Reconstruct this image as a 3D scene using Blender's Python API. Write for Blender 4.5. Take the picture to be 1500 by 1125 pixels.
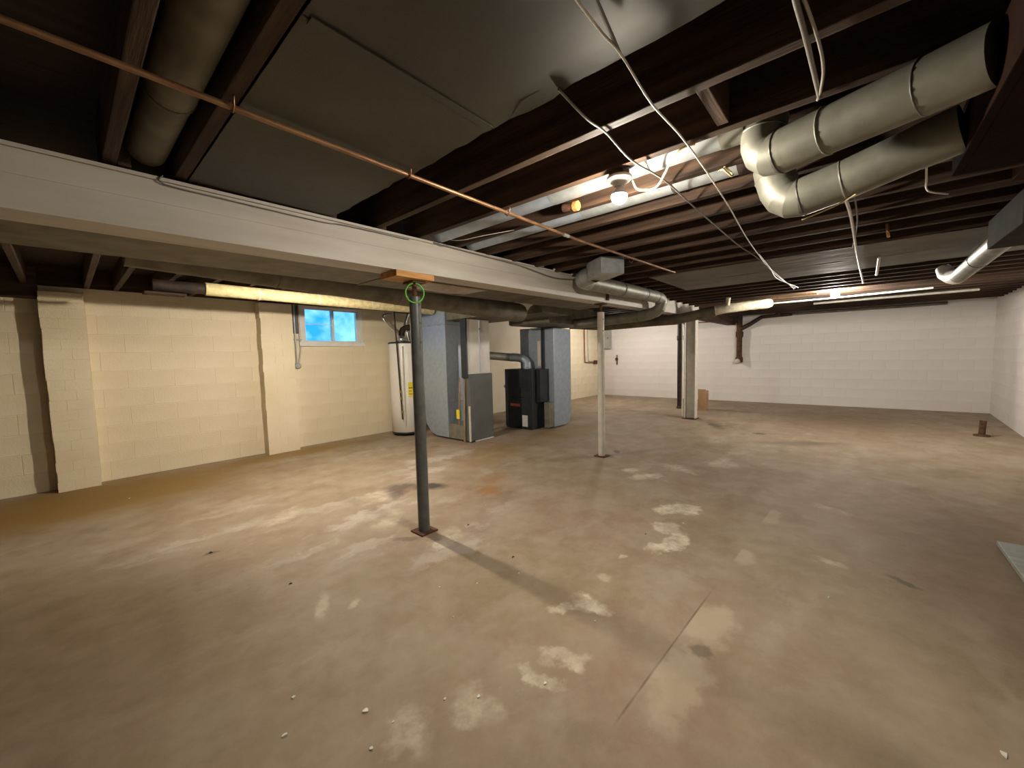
import bpy, bmesh, math, random
from mathutils import Vector, Matrix
random.seed(11)
for o in list(bpy.data.objects): bpy.data.objects.remove(o)
SC = bpy.context.scene
COL = SC.collection

# ---------------------------------------------------------------- camera
CAM_H = 1.30
YAW, PITCH, ROLL, FPX = 41.2455, 4.1201, 1.3512, 575.48
def camera():
    y, p, r = map(math.radians, (YAW, PITCH, ROLL))
    fwd = Vector((math.cos(p)*math.cos(y), math.cos(p)*math.sin(y), -math.sin(p)))
    right = Vector((math.sin(y), -math.cos(y), 0)); down = fwd.cross(right)
    rr = math.cos(r)*right + math.sin(r)*down
    dd = -math.sin(r)*right + math.cos(r)*down
    cam = bpy.data.cameras.new('camera'); o = bpy.data.objects.new('camera', cam); COL.objects.link(o)
    cam.sensor_width = 36; cam.lens = FPX*36/1500; cam.clip_start = 0.02
    m = Matrix((rr, -dd, -fwd)).transposed().to_4x4(); m.translation = (0, 0, CAM_H)
    o.matrix_world = m
    SC.camera = o
camera()
# ---------------------------------------------------------------- world: hazy blue daylight outside the basement window
W = bpy.data.worlds.new('world'); SC.world = W; W.use_nodes = True
wn = W.node_tree.nodes; wl = W.node_tree.links
wbg = wn['Background']; wtc = wn.new('ShaderNodeTexCoord'); wno = wn.new('ShaderNodeTexNoise'); wr = wn.new('ShaderNodeValToRGB')
wno.inputs['Scale'].default_value = 22; wno.inputs['Detail'].default_value = 4
wr.color_ramp.elements[0].position = .38; wr.color_ramp.elements[0].color = (.035, .36, .86, 1)
wr.color_ramp.elements[1].position = .72; wr.color_ramp.elements[1].color = (.42, .78, 1.0, 1)
wl.new(wtc.outputs['Generated'], wno.inputs['Vector']); wl.new(wno.outputs['Fac'], wr.inputs[0]); wl.new(wr.outputs[0], wbg.inputs['Color'])
wbg.inputs['Strength'].default_value = 1.9
# ---------------------------------------------------------------- exposure
VS = SC.view_settings
VS.view_transform = 'Standard'; VS.look = 'None'; VS.gamma = 1; VS.use_curve_mapping = False
VS.exposure = 0.0
BULB_NEAR, BULB_WALL, BULB_FAR, BULB_HID = 104, 215, 185, 110      # watts given off by the four lamp bulbs

# ---------------------------------------------------------------- materials
MATS = {}
def nodes_of(name):
    m = bpy.data.materials.new(name); m.use_nodes = True
    nt = m.node_tree; return m, nt, nt.nodes['Principled BSDF']
def add(nt, typ, **kw):
    n = nt.nodes.new(typ)
    for k, v in kw.items():
        if k in n.inputs: n.inputs[k].default_value = v
        else: setattr(n, k, v)
    return n
def mat(name, c1, c2=None, rough=.6, metal=0, scale=8, stretch=(1, 1, 1), bump=0, detail=5, lo=.35, hi=.65, spec=.4, coord='Object', bscale=None):
    m, nt, b = nodes_of(name)
    b.inputs['Roughness'].default_value = rough; b.inputs['Metallic'].default_value = metal
    b.inputs['Specular IOR Level'].default_value = spec
    c2 = c2 or c1
    tc = add(nt, 'ShaderNodeTexCoord'); mp = add(nt, 'ShaderNodeMapping'); mp.inputs['Scale'].default_value = stretch
    nt.links.new(tc.outputs[coord], mp.inputs[0])
    no = add(nt, 'ShaderNodeTexNoise', Scale=scale, Detail=detail); nt.links.new(mp.outputs[0], no.inputs['Vector'])
    r = add(nt, 'ShaderNodeValToRGB'); e = r.color_ramp.elements
    e[0].position = lo; e[1].position = hi; e[0].color = (*c1, 1); e[1].color = (*c2, 1)
    nt.links.new(no.outputs['Fac'], r.inputs[0]); nt.links.new(r.outputs[0], b.inputs['Base Color'])
    if bump:
        n2 = add(nt, 'ShaderNodeTexNoise', Scale=bscale or scale*4, Detail=4); nt.links.new(mp.outputs[0], n2.inputs['Vector'])
        bp = add(nt, 'ShaderNodeBump', Strength=bump, Distance=.01); nt.links.new(n2.outputs['Fac'], bp.inputs['Height'])
        nt.links.new(bp.outputs[0], b.inputs['Normal'])
    MATS[name] = m; return m
def emit(name, col, s):
    m, nt, b = nodes_of(name)
    b.inputs['Base Color'].default_value = (1, 1, 1, 1); b.inputs['Emission Color'].default_value = (*col, 1); b.inputs['Emission Strength'].default_value = s
    MATS[name] = m; return m
GEO = 'Object'
mat('joist_wood', (.026, .014, .008), (.080, .044, .024), rough=.75, scale=3, stretch=(9, .7, 9), bump=.25)
mat('joist_wood_lengthwise', (.026, .014, .008), (.080, .044, .024), rough=.75, scale=3, stretch=(.7, 9, 9), bump=.25)
mat('subfloor', (.02, .012, .008), (.04, .024, .015), rough=.8, scale=3, stretch=(.6, 8, 1), bump=.2)
mat('wall_paint_cream', (.72, .63, .45), (.78, .70, .53), rough=.55, scale=2.2, bump=.25, bscale=60)
mat('wall_paint_white', (.76, .73, .70), (.83, .80, .77), rough=.55, scale=1.6, bump=.2, bscale=60)
mat('bare_block', (.10, .095, .085), (.16, .15, .135), rough=.9, scale=4)
mat('beam_paint', (.48, .45, .40), (.58, .55, .50), rough=.5, scale=2.5, stretch=(.5, 4, 4), bump=.12, bscale=30)
mat('post_grey', (.075, .080, .080), (.11, .115, .112), rough=.4, scale=14, bump=.05)
mat('post_white', (.55, .52, .46), (.66, .63, .56), rough=.5, scale=10, bump=.08)
mat('rust', (.055, .026, .014), (.125, .060, .030), rough=.85, scale=24, bump=.4)
mat('dark_iron', (.018, .012, .010), (.05, .03, .022), rough=.7, scale=14, bump=.3)
mat('shim_wood', (.42, .20, .055), (.60, .31, .10), rough=.6, scale=5, stretch=(1, 8, 8))
mat('stick_wood', (.26, .15, .07), (.38, .24, .12), rough=.7, scale=9, stretch=(4, 4, 1))
mat('zinc', (.38, .45, .54), (.45, .52, .61), rough=.45, metal=.5, scale=16, detail=8, bump=.04)
mat('zinc_dull', (.20, .20, .165), (.28, .28, .235), rough=.5, metal=.4, scale=10, detail=8, bump=.06)
mat('zinc_bright', (.34, .37, .38), (.44, .47, .475), rough=.42, metal=.5, scale=18, detail=8, bump=.03)
mat('zinc_dusty', (.125, .112, .08), (.20, .185, .14), rough=.6, metal=.35, scale=7, detail=7, bump=.08)
mat('sheet_pale', (.13, .125, .105), (.19, .185, .16), rough=.75, scale=2.5)
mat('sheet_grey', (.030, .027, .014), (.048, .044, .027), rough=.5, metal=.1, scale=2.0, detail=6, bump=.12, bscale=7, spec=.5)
mat('duct_dark', (.038, .036, .032), (.05, .047, .042), rough=.9, metal=0, scale=6, spec=.1)
mat('dark_fill', (.010, .005, .004), (.020, .010, .007), rough=.95, scale=4, spec=.05)  # near-black, so the added box stays dark beside the near bulb
mat('seam_dark', (.10, .10, .09), (.16, .16, .14), rough=.5, metal=.6, scale=20)
mat('sheet_white_lit', (.72, .70, .66), (.80, .78, .74), rough=.45, metal=.1, scale=6)  # lamp-lit brightness put into the sheet metal's colour
mat('cabinet_grey', (.115, .125, .12), (.145, .155, .15), rough=.45, scale=5, metal=.1)
mat('furnace_black', (.018, .021, .026), (.030, .034, .040), rough=.4, scale=6)
mat('tank_white', (.78, .76, .72), (.84, .82, .78), rough=.25, scale=3)
mat('yellow_label', (.75, .62, .02), (.85, .70, .04), rough=.5)
mat('red_label', (.55, .10, .05), (.62, .16, .08), rough=.5)
mat('paper', (.62, .62, .58), (.70, .70, .66), rough=.6)
mat('print_dark', (.05, .05, .05), rough=.6)
mat('copper_old', (.20, .105, .055), (.34, .19, .10), rough=.42, metal=.6, scale=12, stretch=(1, 5, 5))
mat('copper', (.40, .17, .08), (.52, .25, .12), rough=.35, metal=.8, scale=12)
mat('brass', (.50, .32, .10), (.60, .40, .14), rough=.35, metal=.8)
mat('chrome_flex', (.55, .56, .58), (.68, .69, .70), rough=.28, metal=.9, scale=60)
mat('cable_white', (.60, .57, .50), (.70, .67, .60), rough=.5)
mat('cable_yellow', (.70, .56, .30), (.80, .66, .38), rough=.5)
mat('cable_grey', (.16, .15, .135), (.24, .225, .20), rough=.6)
mat('cable_dim', (.30, .28, .24), (.38, .36, .31), rough=.5)  # white cable with its dim light put into the colour
mat('conduit', (.34, .35, .35), (.46, .47, .47), rough=.4, metal=.6)
mat('porcelain', (.82, .80, .76), rough=.2)
mat('insulation', (.50, .42, .22), (.68, .60, .36), rough=.9, scale=18, bump=.5)
mat('wrap_cloth', (.55, .50, .36), (.72, .67, .52), rough=.9, scale=22, bump=.6)
mat('tape_white', (.66, .66, .62), (.78, .78, .74), rough=.5, scale=20, bump=.3)
mat('foil', (.42, .36, .28), (.58, .50, .40), rough=.3, metal=.4, scale=9, bump=.5)
mat('panel_grey', (.36, .37, .33), (.44, .45, .40), rough=.45, scale=4)
mat('vinyl', (.70, .69, .66), (.76, .75, .72), rough=.35)
mat('cardboard', (.40, .24, .13), (.50, .32, .18), rough=.8, scale=5)
mat('board_green_grey', (.22, .25, .225), (.32, .35, .32), rough=.45, scale=4, stretch=(6, 1, 1))
mat('plastic_green', (.14, .60, .09), (.18, .66, .12), rough=.3)
MATS['plastic_green'].node_tree.nodes['Principled BSDF'].inputs['Transmission Weight'].default_value = .15
mat('chip_white', (.70, .68, .62), (.80, .78, .72), rough=.7)
mat('chip_dark', (.04, .03, .025), (.07, .05, .04), rough=.8)
def glass():
    m, nt, b = nodes_of('pane_glass')
    t = add(nt, 'ShaderNodeBsdfTransparent'); t.inputs[0].default_value = (.80, .92, 1, 1)
    g = add(nt, 'ShaderNodeBsdfGlossy', Roughness=.08); f = add(nt, 'ShaderNodeFresnel', IOR=1.45); mx = add(nt, 'ShaderNodeMixShader')
    nt.links.new(f.outputs[0], mx.inputs[0]); nt.links.new(t.outputs[0], mx.inputs[1]); nt.links.new(g.outputs[0], mx.inputs[2])
    nt.links.new(mx.outputs[0], nt.nodes['Material Output'].inputs[0]); MATS['pane_glass'] = m
glass()

def floor_material():
    m, nt, b = nodes_of('worn_painted_concrete'); L = nt.links.new
    tc = add(nt, 'ShaderNodeTexCoord'); P = tc.outputs['Object']
    def math_(op, a, c=None, clamp=False):
        n = add(nt, 'ShaderNodeMath', operation=op, use_clamp=clamp)
        for i, v in enumerate((a, c)):
            if v is None: continue
            if isinstance(v, (int, float)): n.inputs[i].default_value = v
            else: L(v, n.inputs[i])
        return n.outputs[0]
    def noise(scale, detail=5, rough=.55, vec=None, out='Fac'):
        n = add(nt, 'ShaderNodeTexNoise', Scale=scale, Detail=detail, Roughness=rough); L(vec or P, n.inputs['Vector']); return n.outputs[out]
    def ramp(v, a, c, smooth=True):
        n = add(nt, 'ShaderNodeMapRange'); n.interpolation_type = 'SMOOTHSTEP' if smooth else 'LINEAR'
        n.inputs['From Min'].default_value = a; n.inputs['From Max'].default_value = c; L(v, n.inputs['Value']); return n.outputs[0]
    def mix(f, a, c):
        n = add(nt, 'ShaderNodeMix', data_type='RGBA')
        if isinstance(f, (int, float)): n.inputs[0].default_value = f
        else: L(f, n.inputs[0])
        for i, v in ((6, a), (7, c)):
            if isinstance(v, tuple): n.inputs[i].default_value = (*v, 1)
            else: L(v, n.inputs[i])
        return n.outputs[2]
    # warped position so stains get ragged edges
    def warped(scale, amp, detail=4):
        c = noise(scale, detail, .6, out='Color')
        s = add(nt, 'ShaderNodeVectorMath', operation='SUBTRACT'); L(c, s.inputs[0]); s.inputs[1].default_value = (.5, .5, .5)
        k = add(nt, 'ShaderNodeVectorMath', operation='SCALE'); L(s.outputs[0], k.inputs[0]); k.inputs['Scale'].default_value = amp
        a = add(nt, 'ShaderNodeVectorMath', operation='ADD'); L(P, a.inputs[0]); L(k.outputs[0], a.inputs[1]); return a.outputs[0]
    WP = warped(5.5, .30); WF = warped(14, .10)
    def blob(x, y, rx, ry, rot=0, soft=.75, k=1., vec=None):
        mp = add(nt, 'ShaderNodeMapping', vector_type='TEXTURE'); L(vec or WP, mp.inputs[0])
        mp.inputs['Location'].default_value = (x, y, 0); mp.inputs['Rotation'].default_value = (0, 0, math.radians(rot)); mp.inputs['Scale'].default_value = (rx, ry, 50)
        ln = add(nt, 'ShaderNodeVectorMath', operation='LENGTH'); L(mp.outputs[0], ln.inputs[0])
        v = ramp(ln.outputs['Value'], 1.0, 1-soft)
        return math_('MULTIPLY', v, k) if k != 1 else v
    def union(lst):
        r = lst[0]
        for q in lst[1:]: r = math_('MAXIMUM', r, q)
        return r
    n1 = ramp(noise(.55, 4), .38, .62); n2 = ramp(noise(1.6, 6, .6), .42, .62); n3 = noise(6, 8, .65)
    col = mix(n1, (.300, .205, .135), (.272, .208, .126))
    col = mix(math_('MULTIPLY', n2, .6), col, (.375, .295, .210))
    mot = ramp(noise(3.2, 9, .68, WP), .40, .64)
    col = mix(math_('MULTIPLY', mot, .45), col, (.40, .33, .245))
    mot2 = ramp(noise(2.1, 7, .6), .56, .70)
    col = mix(math_('MULTIPLY', mot2, .45), col, (.17, .115, .075))
    # darker brown blobs that put the floor's light falloff into its colour
    dim_brown = union([blob(8.6, .2, 2.6, 1.7, 0, .8), blob(3.4, -.7, 1.9, .9, 0, .8), blob(-.1, 2.7, 1.0, 1.6, 0, .8), blob(.3, .2, 1.2, .7, 0, .8, .6)])
    col = mix(math_('MULTIPLY', dim_brown, .85), col, (.165, .108, .056))
    # streaky worn paint, lighter
    mp = add(nt, 'ShaderNodeMapping'); mp.inputs['Rotation'].default_value = (0, 0, .35); mp.inputs['Scale'].default_value = (.9, 2.6, 1); L(WP, mp.inputs[0])
    st = ramp(noise(1.25, 7, .62, mp.outputs[0]), .50, .68)
    col = mix(math_('MULTIPLY', st, math_('SUBTRACT', .5, math_('MULTIPLY', dim_brown, .38))), col, (.42, .355, .275))
    # fine grime
    fine = ramp(n3, .30, .72, False)
    col = mix(.22, col, mix(fine, (.17, .125, .09), (.52, .43, .34)))
    # broad pale worn zone about the front steel post and between the posts
    pale = union([blob(1.55, 3.0, 1.15, .95, 20, .8), blob(2.9, 3.8, 1.5, 1.1, 0, .8, .9), blob(1.9, 2.2, .9, .5, 0, .8, .8), blob(.7, 3.7, 1.0, .6, 30, .8, .8), blob(3.0, 5.0, 1.0, .5, 0, .8, .5), blob(3.9, 1.6, .7, .5, 0, .8, .5), blob(5.2, 1.0, .8, .5, 0, .8, .5)])
    col = mix(math_('MULTIPLY', pale, math_('ADD', math_('MULTIPLY', st, .65), .15)), col, (.55, .495, .44))
    # ochre damp band along the block wall and rust-coloured spots
    och = union([blob(.1, 5.55, 2.0, 1.0, 0, .7), blob(2.0, 5.9, 1.8, .35, 0, .7, .8), blob(5.6, 3.6, 1.6, .55, 0, .8, .55), blob(3.7, 3.6, 1.1, .5, 20, .8, .55)])
    col = mix(math_('MULTIPLY', och, .85), col, (.27, .155, .030))
    rs = union([blob(2.66, 2.66, .26, .16, 40, .7), blob(2.95, 2.85, .32, .20, 30, .8, .6)])
    col = mix(math_('MULTIPLY', rs, .7), col, (.33, .16, .06))
    # white lime bloom
    wh = union([blob(1.74, 1.02, .07, .15, 10), blob(1.60, 1.10, .05, .12, 60), blob(2.66, .92, .26, .085, -8, .4), blob(2.86, 1.02, .12, .13, 0, .5), blob(3.27, 1.08, .12, .22, 60, .5), blob(3.34, .98, .11, .10, 0, .4),
                blob(3.95, 1.62, .14, .22, 45, .6, .8), blob(4.08, 1.82, .12, .1, 0, .6, .7), blob(4.45, 1.45, .3, .10, 60, .6, .5), blob(1.33, .92, .06, .12, 30, .6, .8), blob(1.17, .93, .05, .17, 20, .6, .8), blob(.95, 1.02, .10, .14, 10, .7, .7), blob(.70, 1.12, .09, .12, 0, .7, .5),
                blob(.82, 2.1, .17, .05, 60, .7, .5, WF), blob(.95, 1.98, .06, .05, 0, .7, .5), blob(1.90, 3.36, .32, .20, 20, .7, .8), blob(1.66, 2.80, .25, .13, 40, .7, .6), blob(1.72, 2.18, .22, .10, 30, .7, .7), blob(1.1, 3.55, .4, .12, 30, .8, .5),
                blob(4.0, .15, .16, .10, 50, .7, .5), blob(3.0, .10, .11, .06, 60, .7, .5), blob(4.95, 1.12, .28, .2, 10, .7, .5), blob(6.3, 1.5, .5, .25, 0, .8, .4), blob(2.25, 1.08, .05, .05, 0, .6, .7), blob(1.98, 1.05, .07, .06, 0, .6, .5)])
    br = math_('MULTIPLY', ramp(noise(7, 9, .72), .36, .62), ramp(noise(2.7, 4), .25, .5))
    col = mix(math_('MULTIPLY', wh, math_('ADD', math_('MULTIPLY', br, .55), .22)), col, (.80, .72, .58))
    # pale patches cut off along the control joint
    cut = union([blob(1.93, .50, .22, .15, 10, .5, .8), blob(1.50, .50, .28, .13, 8, .5, .65), blob(3.55, .50, .20, .14, 0, .6, .6), blob(2.75, .50, .10, .08, 0, .6, .6)])
    sp = add(nt, 'ShaderNodeSeparateXYZ'); L(P, sp.inputs[0]); X, Y = sp.outputs[0], sp.outputs[1]
    jy = math_('ADD', math_('MULTIPLY', X, -.045), .655)          # joint line y(x)
    side = ramp(math_('SUBTRACT', jy, Y), -.004, .006)
    col = mix(math_('MULTIPLY', math_('MULTIPLY', cut, side), .6), col, (.58, .49, .37))
    jl = math_('MULTIPLY', ramp(math_('ABSOLUTE', math_('SUBTRACT', Y, jy)), .007, .001), math_('MULTIPLY', ramp(X, 1.15, 1.3), ramp(X, 2.35, 2.0)))
    jbrk = ramp(noise(1.7, 3), .40, .55)
    col = mix(math_('MULTIPLY', math_('MULTIPLY', jl, jbrk), .6), col, (.10, .065, .04))
    # dark marks: soot by the post, rust round the post feet, stray stains
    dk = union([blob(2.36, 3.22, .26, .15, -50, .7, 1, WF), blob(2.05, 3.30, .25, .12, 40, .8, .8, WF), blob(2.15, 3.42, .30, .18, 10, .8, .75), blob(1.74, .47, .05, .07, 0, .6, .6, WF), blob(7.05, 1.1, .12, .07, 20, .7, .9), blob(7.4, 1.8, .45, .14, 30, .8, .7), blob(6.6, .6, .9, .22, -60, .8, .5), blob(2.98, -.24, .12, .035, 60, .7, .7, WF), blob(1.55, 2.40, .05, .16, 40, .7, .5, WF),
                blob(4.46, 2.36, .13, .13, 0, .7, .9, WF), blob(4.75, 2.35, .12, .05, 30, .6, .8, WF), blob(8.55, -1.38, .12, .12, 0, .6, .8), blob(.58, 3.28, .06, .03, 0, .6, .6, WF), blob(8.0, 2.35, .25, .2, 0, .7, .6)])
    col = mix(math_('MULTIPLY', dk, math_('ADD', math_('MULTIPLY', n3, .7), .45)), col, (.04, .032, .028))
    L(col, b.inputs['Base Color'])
    rg = add(nt, 'ShaderNodeMapRange'); rg.inputs['To Min'].default_value = .58; rg.inputs['To Max'].default_value = .80; L(n3, rg.inputs['Value']); L(rg.outputs[0], b.inputs['Roughness'])
    b.inputs['Specular IOR Level'].default_value = .25
    bp = add(nt, 'ShaderNodeBump', Strength=.18, Distance=.01)
    hgt = math_('SUBTRACT', math_('ADD', math_('MULTIPLY', noise(3, 6), .8), math_('MULTIPLY', n3, .25)), math_('MULTIPLY', jl, .5))
    L(hgt, bp.inputs['Height']); L(bp.outputs[0], b.inputs['Normal'])
    MATS['floor'] = m
floor_material()

# ---------------------------------------------------------------- geometry helpers
def link(name, me, m, parent=None, smooth=False):
    o = bpy.data.objects.new(name, me); COL.objects.link(o)
    if m: me.materials.append(MATS[m])
    if parent is not None:
        o.parent = parent
        me.transform(Matrix.Translation(-world_of(parent)))
    if smooth:
        for p in me.polygons: p.use_smooth = True
    return o
def world_of(p):
    v = Vector(p.location)
    while p.parent is not None:
        p = p.parent; v += Vector(p.location)
    return v
def tag(o, label=None, cat=None, group=None, kind=None):
    if label: o['label'] = label
    if cat: o['category'] = cat
    if group: o['group'] = group
    if kind: o['kind'] = kind
    return o
def thing(name, loc, label, cat, group=None):
    o = bpy.data.objects.new(name, None); COL.objects.link(o); o.location = loc; o.empty_display_size = .1
    return tag(o, label, cat, group)
def meshof(name, v, f):
    me = bpy.data.meshes.new(name); me.from_pydata([tuple(q) for q in v], [], f); me.update(); return me
def boxdata(x0, x1, y0, y1, z0, z1, bev=0):
    bm = bmesh.new(); bmesh.ops.create_cube(bm, size=1)
    for v in bm.verts: v.co = Vector(((x0+x1)/2+v.co.x*(x1-x0), (y0+y1)/2+v.co.y*(y1-y0), (z0+z1)/2+v.co.z*(z1-z0)))
    if bev: bmesh.ops.bevel(bm, geom=bm.edges[:], offset=bev, segments=2, affect='EDGES', profile=.6)
    me = bpy.data.meshes.new('box'); bm.to_mesh(me); bm.free(); return me
def box(name, x0, x1, y0, y1, z0, z1, m, parent=None, bev=.003):
    return link(name, boxdata(x0, x1, y0, y1, z0, z1, bev), m, parent)
def prism(name, pts, axis, a0, a1, m, parent=None, bev=0):
    """extrude a 2D outline; axis 'x': pts are (y,z), 'y': (x,z), 'z': (x,y)"""
    def P(p, a): return {'x': (a, p[0], p[1]), 'y': (p[0], a, p[1]), 'z': (p[0], p[1], a)}[axis]
    n = len(pts); v = [P(p, a0) for p in pts] + [P(p, a1) for p in pts]
    f = [tuple(range(n)), tuple(range(2*n-1, n-1, -1))] + [(i, (i+1) % n, n+(i+1) % n, n+i) for i in range(n)]
    bm = bmesh.new(); me = meshof(name, v, f); bm.from_mesh(me); bmesh.ops.recalc_face_normals(bm, faces=bm.faces)
    if bev: bmesh.ops.bevel(bm, geom=bm.edges[:], offset=bev, segments=1, affect='EDGES')
    bm.to_mesh(me); bm.free()
    return link(name, me, m, parent)
def tubedata(pts, r, seg=14, closed=False, cap=True, wob=0):
    pts = [Vector(p) for p in pts]; n = len(pts)
    rs = r if isinstance(r, (list, tuple)) else [r]*n
    tang = []
    for i in range(n):
        a = pts[(i-1) % n] if (closed or i > 0) else pts[i]; c = pts[(i+1) % n] if (closed or i < n-1) else pts[i]
        tang.append((c-a).normalized())
    ref = Vector((0, 0, 1)) if abs(tang[0].z) < .9 else Vector((1, 0, 0))
    u = tang[0].cross(ref).normalized(); V = []; F = []
    for i in range(n):
        u = (u - tang[i]*u.dot(tang[i])).normalized(); w = tang[i].cross(u)
        for k in range(seg):
            a = 2*math.pi*k/seg; rr = rs[i]*(1+(random.uniform(-wob, wob) if wob else 0))
            V.append(pts[i]+(u*math.cos(a)+w*math.sin(a))*rr)
    for i in range(n if closed else n-1):
        j = (i+1) % n
        for k in range(seg):
            k2 = (k+1) % seg; F.append((i*seg+k, i*seg+k2, j*seg+k2, j*seg+k))
    if cap and not closed:
        b = len(V); V += V[:seg]+V[(n-1)*seg:n*seg]            # caps get their own vertices so the side stays smoothly shaded
        F.append(tuple(b+k for k in range(seg-1, -1, -1))); F.append(tuple(b+seg+k for k in range(seg)))
    return meshof('tube', V, F)
def gored(name, pts, r, m, t, seg=24, t0=None, t1=None):
    """sheet metal elbow: smooth round the pipe, crisp at every gore joint"""
    me0 = tubedata(pts, r, seg, False, False); n = len(pts); src = [v.co.copy() for v in me0.vertices]; V = []; F = []
    for i in range(n-1):
        b = len(V); V += src[i*seg:(i+2)*seg]
        F += [(b+k, b+(k+1) % seg, b+seg+(k+1) % seg, b+seg+k) for k in range(seg)]
    return link(name, meshof(name, V, F), m, t, True)
def tube(name, pts, r, m, parent=None, seg=14, smooth=True, closed=False, cap=True, wob=0):
    o = link(name, tubedata(pts, r, seg, closed, cap, wob), m, parent)
    if smooth:
        for p in o.data.polygons: p.use_smooth = len(p.vertices) == 4
    return o
def spline(pts, n=6):
    """Catmull-Rom through the points"""
    P = [Vector(p) for p in pts]; out = []
    for i in range(len(P)-1):
        p0 = P[max(i-1, 0)]; p1 = P[i]; p2 = P[i+1]; p3 = P[min(i+2, len(P)-1)]
        for k in range(n):
            t = k/n
            out.append(.5*((2*p1)+(-p0+p2)*t+(2*p0-5*p1+4*p2-p3)*t*t+(-p0+3*p1-3*p2+p3)*t**3))
    out.append(P[-1]); return out
def lathe(name, base, prof, m, parent=None, axis=(0, 0, 1), seg=24, smooth=True):
    ax = Vector(axis).normalized(); b = Vector(base)
    return tube(name, [b+ax*h for r, h in prof], [max(r, .0004) for r, h in prof], m, parent, seg, smooth)
def arc(p, q, c, n=4):
    """quadratic bend p -> q with corner c"""
    p, q, c = Vector(p), Vector(q), Vector(c)
    return [(1-t)**2*p+2*t*(1-t)*c+t*t*q for t in [i/n for i in range(n+1)]]
def ring(name, p, d, r, m, parent, w=.006, proud=.004, seg=18):
    p = Vector(p); d = Vector(d).normalized()
    return tube(name, [p-d*w, p-d*w*.4, p+d*w*.4, p+d*w], [r+.0005, r+proud, r+proud, r+.0005], m, parent, seg, True)
def copy_tree(o, off, label=None, parent=None):
    c = o.copy(); COL.objects.link(c)
    if parent is None: c.location = Vector(o.location)+Vector(off)
    else: c.parent = parent
    if label: c['label'] = label
    for ch in list(o.children): copy_tree(ch, off, None, c)
    return c

# ================================================================ THE SETTING
ZJ = 2.13; JH = .20                         # underside and depth of the joists
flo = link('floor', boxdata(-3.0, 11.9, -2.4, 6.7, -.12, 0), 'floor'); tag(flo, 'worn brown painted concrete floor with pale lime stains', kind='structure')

# ---- walls: slab plus individually laid painted blocks
BLK = {}
def blockmesh(w, h, m, d=.0035, b=.003):
    key = (round(w, 3), round(h, 3), m)
    if key not in BLK:
        def rect(i, y): return [(-w/2+i, y, -h/2+i), (w/2-i, y, -h/2+i), (w/2-i, y, h/2-i), (-w/2+i, y, h/2-i)]
        v = rect(0, 0)+rect(0, -(d-b*.6))+rect(b, -d)
        f = [(8, 9, 10, 11)]
        for a in (0, 4):
            f += [(a+k, a+(k+1) % 4, a+4+(k+1) % 4, a+4+k) for k in range(4)]
        BLK[key] = meshof('block', v, f)
    return BLK[key]
def lay_blocks(parent, m, org, ang, u0, u1, z0, z1, bw, bh, name='block', holes=(), jitter=.0006, joint=.0035, off0=0):
    """org: point on the wall face at u=0; ang: direction of u; outward normal is to the right of u"""
    c, s = math.cos(ang), math.sin(ang); row = 0; z = z0
    while z < z1-.02:
        h = min(bh, z1-z); off = (off0+(row % 2)*bw/2); u = u0-((u0+off) % bw)
        while u < u1-.005:
            a, e = max(u, u0), min(u+bw, u1); segs = [(a, e, z, z+h)]
            for (ha, hb, hz0, hz1) in holes:
                new = []
                for (a_, e_, za, zb) in segs:
                    if e_ <= ha or a_ >= hb or zb <= hz0 or za >= hz1: new.append((a_, e_, za, zb)); continue
                    if a_ < ha: new.append((a_, ha, za, zb))
                    if e_ > hb: new.append((hb, e_, za, zb))
                    lo_, hi_ = max(a_, ha), min(e_, hb)
                    if za < hz0: new.append((lo_, hi_, za, hz0))
                    if zb > hz1: new.append((lo_, hi_, hz1, zb))
                segs = new
            for (a_, e_, za, zb) in segs:
                w = e_-a_-joint; hh = zb-za-joint
                if w < .02 or hh < .015: continue
                me = blockmesh(w, hh, m)
                if not me.materials: me.materials.append(MATS[m])
                o = bpy.data.objects.new(name, me); COL.objects.link(o); o.parent = parent
                uc = (a_+e_)/2; j = random.uniform(-jitter, jitter)
                o.location = (org[0]+c*uc - s*j, org[1]+s*uc + c*j, (za+zb)/2); o.rotation_euler = (0, 0, ang)
            u += bw
        z += h; row += 1
def slab(name, p0, p1, thick, z0, z1, m, holes=()):
    """wall slab whose inner face runs p0->p1; body lies to the left of that direction; holes in (u0,u1,z0,z1)"""
    p0, p1 = Vector((*p0, 0)), Vector((*p1, 0)); d = (p1-p0); Ln = d.length; d.normalize(); n = Vector((-d.y, d.x, 0))
    us = sorted({0, Ln, *[h[0] for h in holes], *[h[1] for h in holes]}); zs = sorted({z0, z1, *[h[2] for h in holes], *[h[3] for h in holes]})
    bm = bmesh.new()
    for i in range(len(us)-1):
        for k in range(len(zs)-1):
            uc, zc = (us[i]+us[i+1])/2, (zs[k]+zs[k+1])/2
            if any(h[0] < uc < h[1] and h[2] < zc < h[3] for h in holes): continue
            q = [p0+d*u+n*t+Vector((0, 0, z)) for t in (0, thick) for z in (zs[k], zs[k+1]) for u in (us[i], us[i+1])]
            v = [bm.verts.new(x) for x in q]
            for f in ((0, 1, 3, 2), (5, 4, 6, 7), (0, 4, 5, 1), (2, 3, 7, 6), (0, 2, 6, 4), (1, 5, 7, 3)): bm.faces.new([v[j] for j in f])
    bmesh.ops.remove_doubles(bm, verts=bm.verts, dist=1e-5); bmesh.ops.recalc_face_normals(bm, faces=bm.faces)
    me = bpy.data.meshes.new(name); bm.to_mesh(me); bm.free()
    return tag(link(name, me, m), kind='structure')
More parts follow.
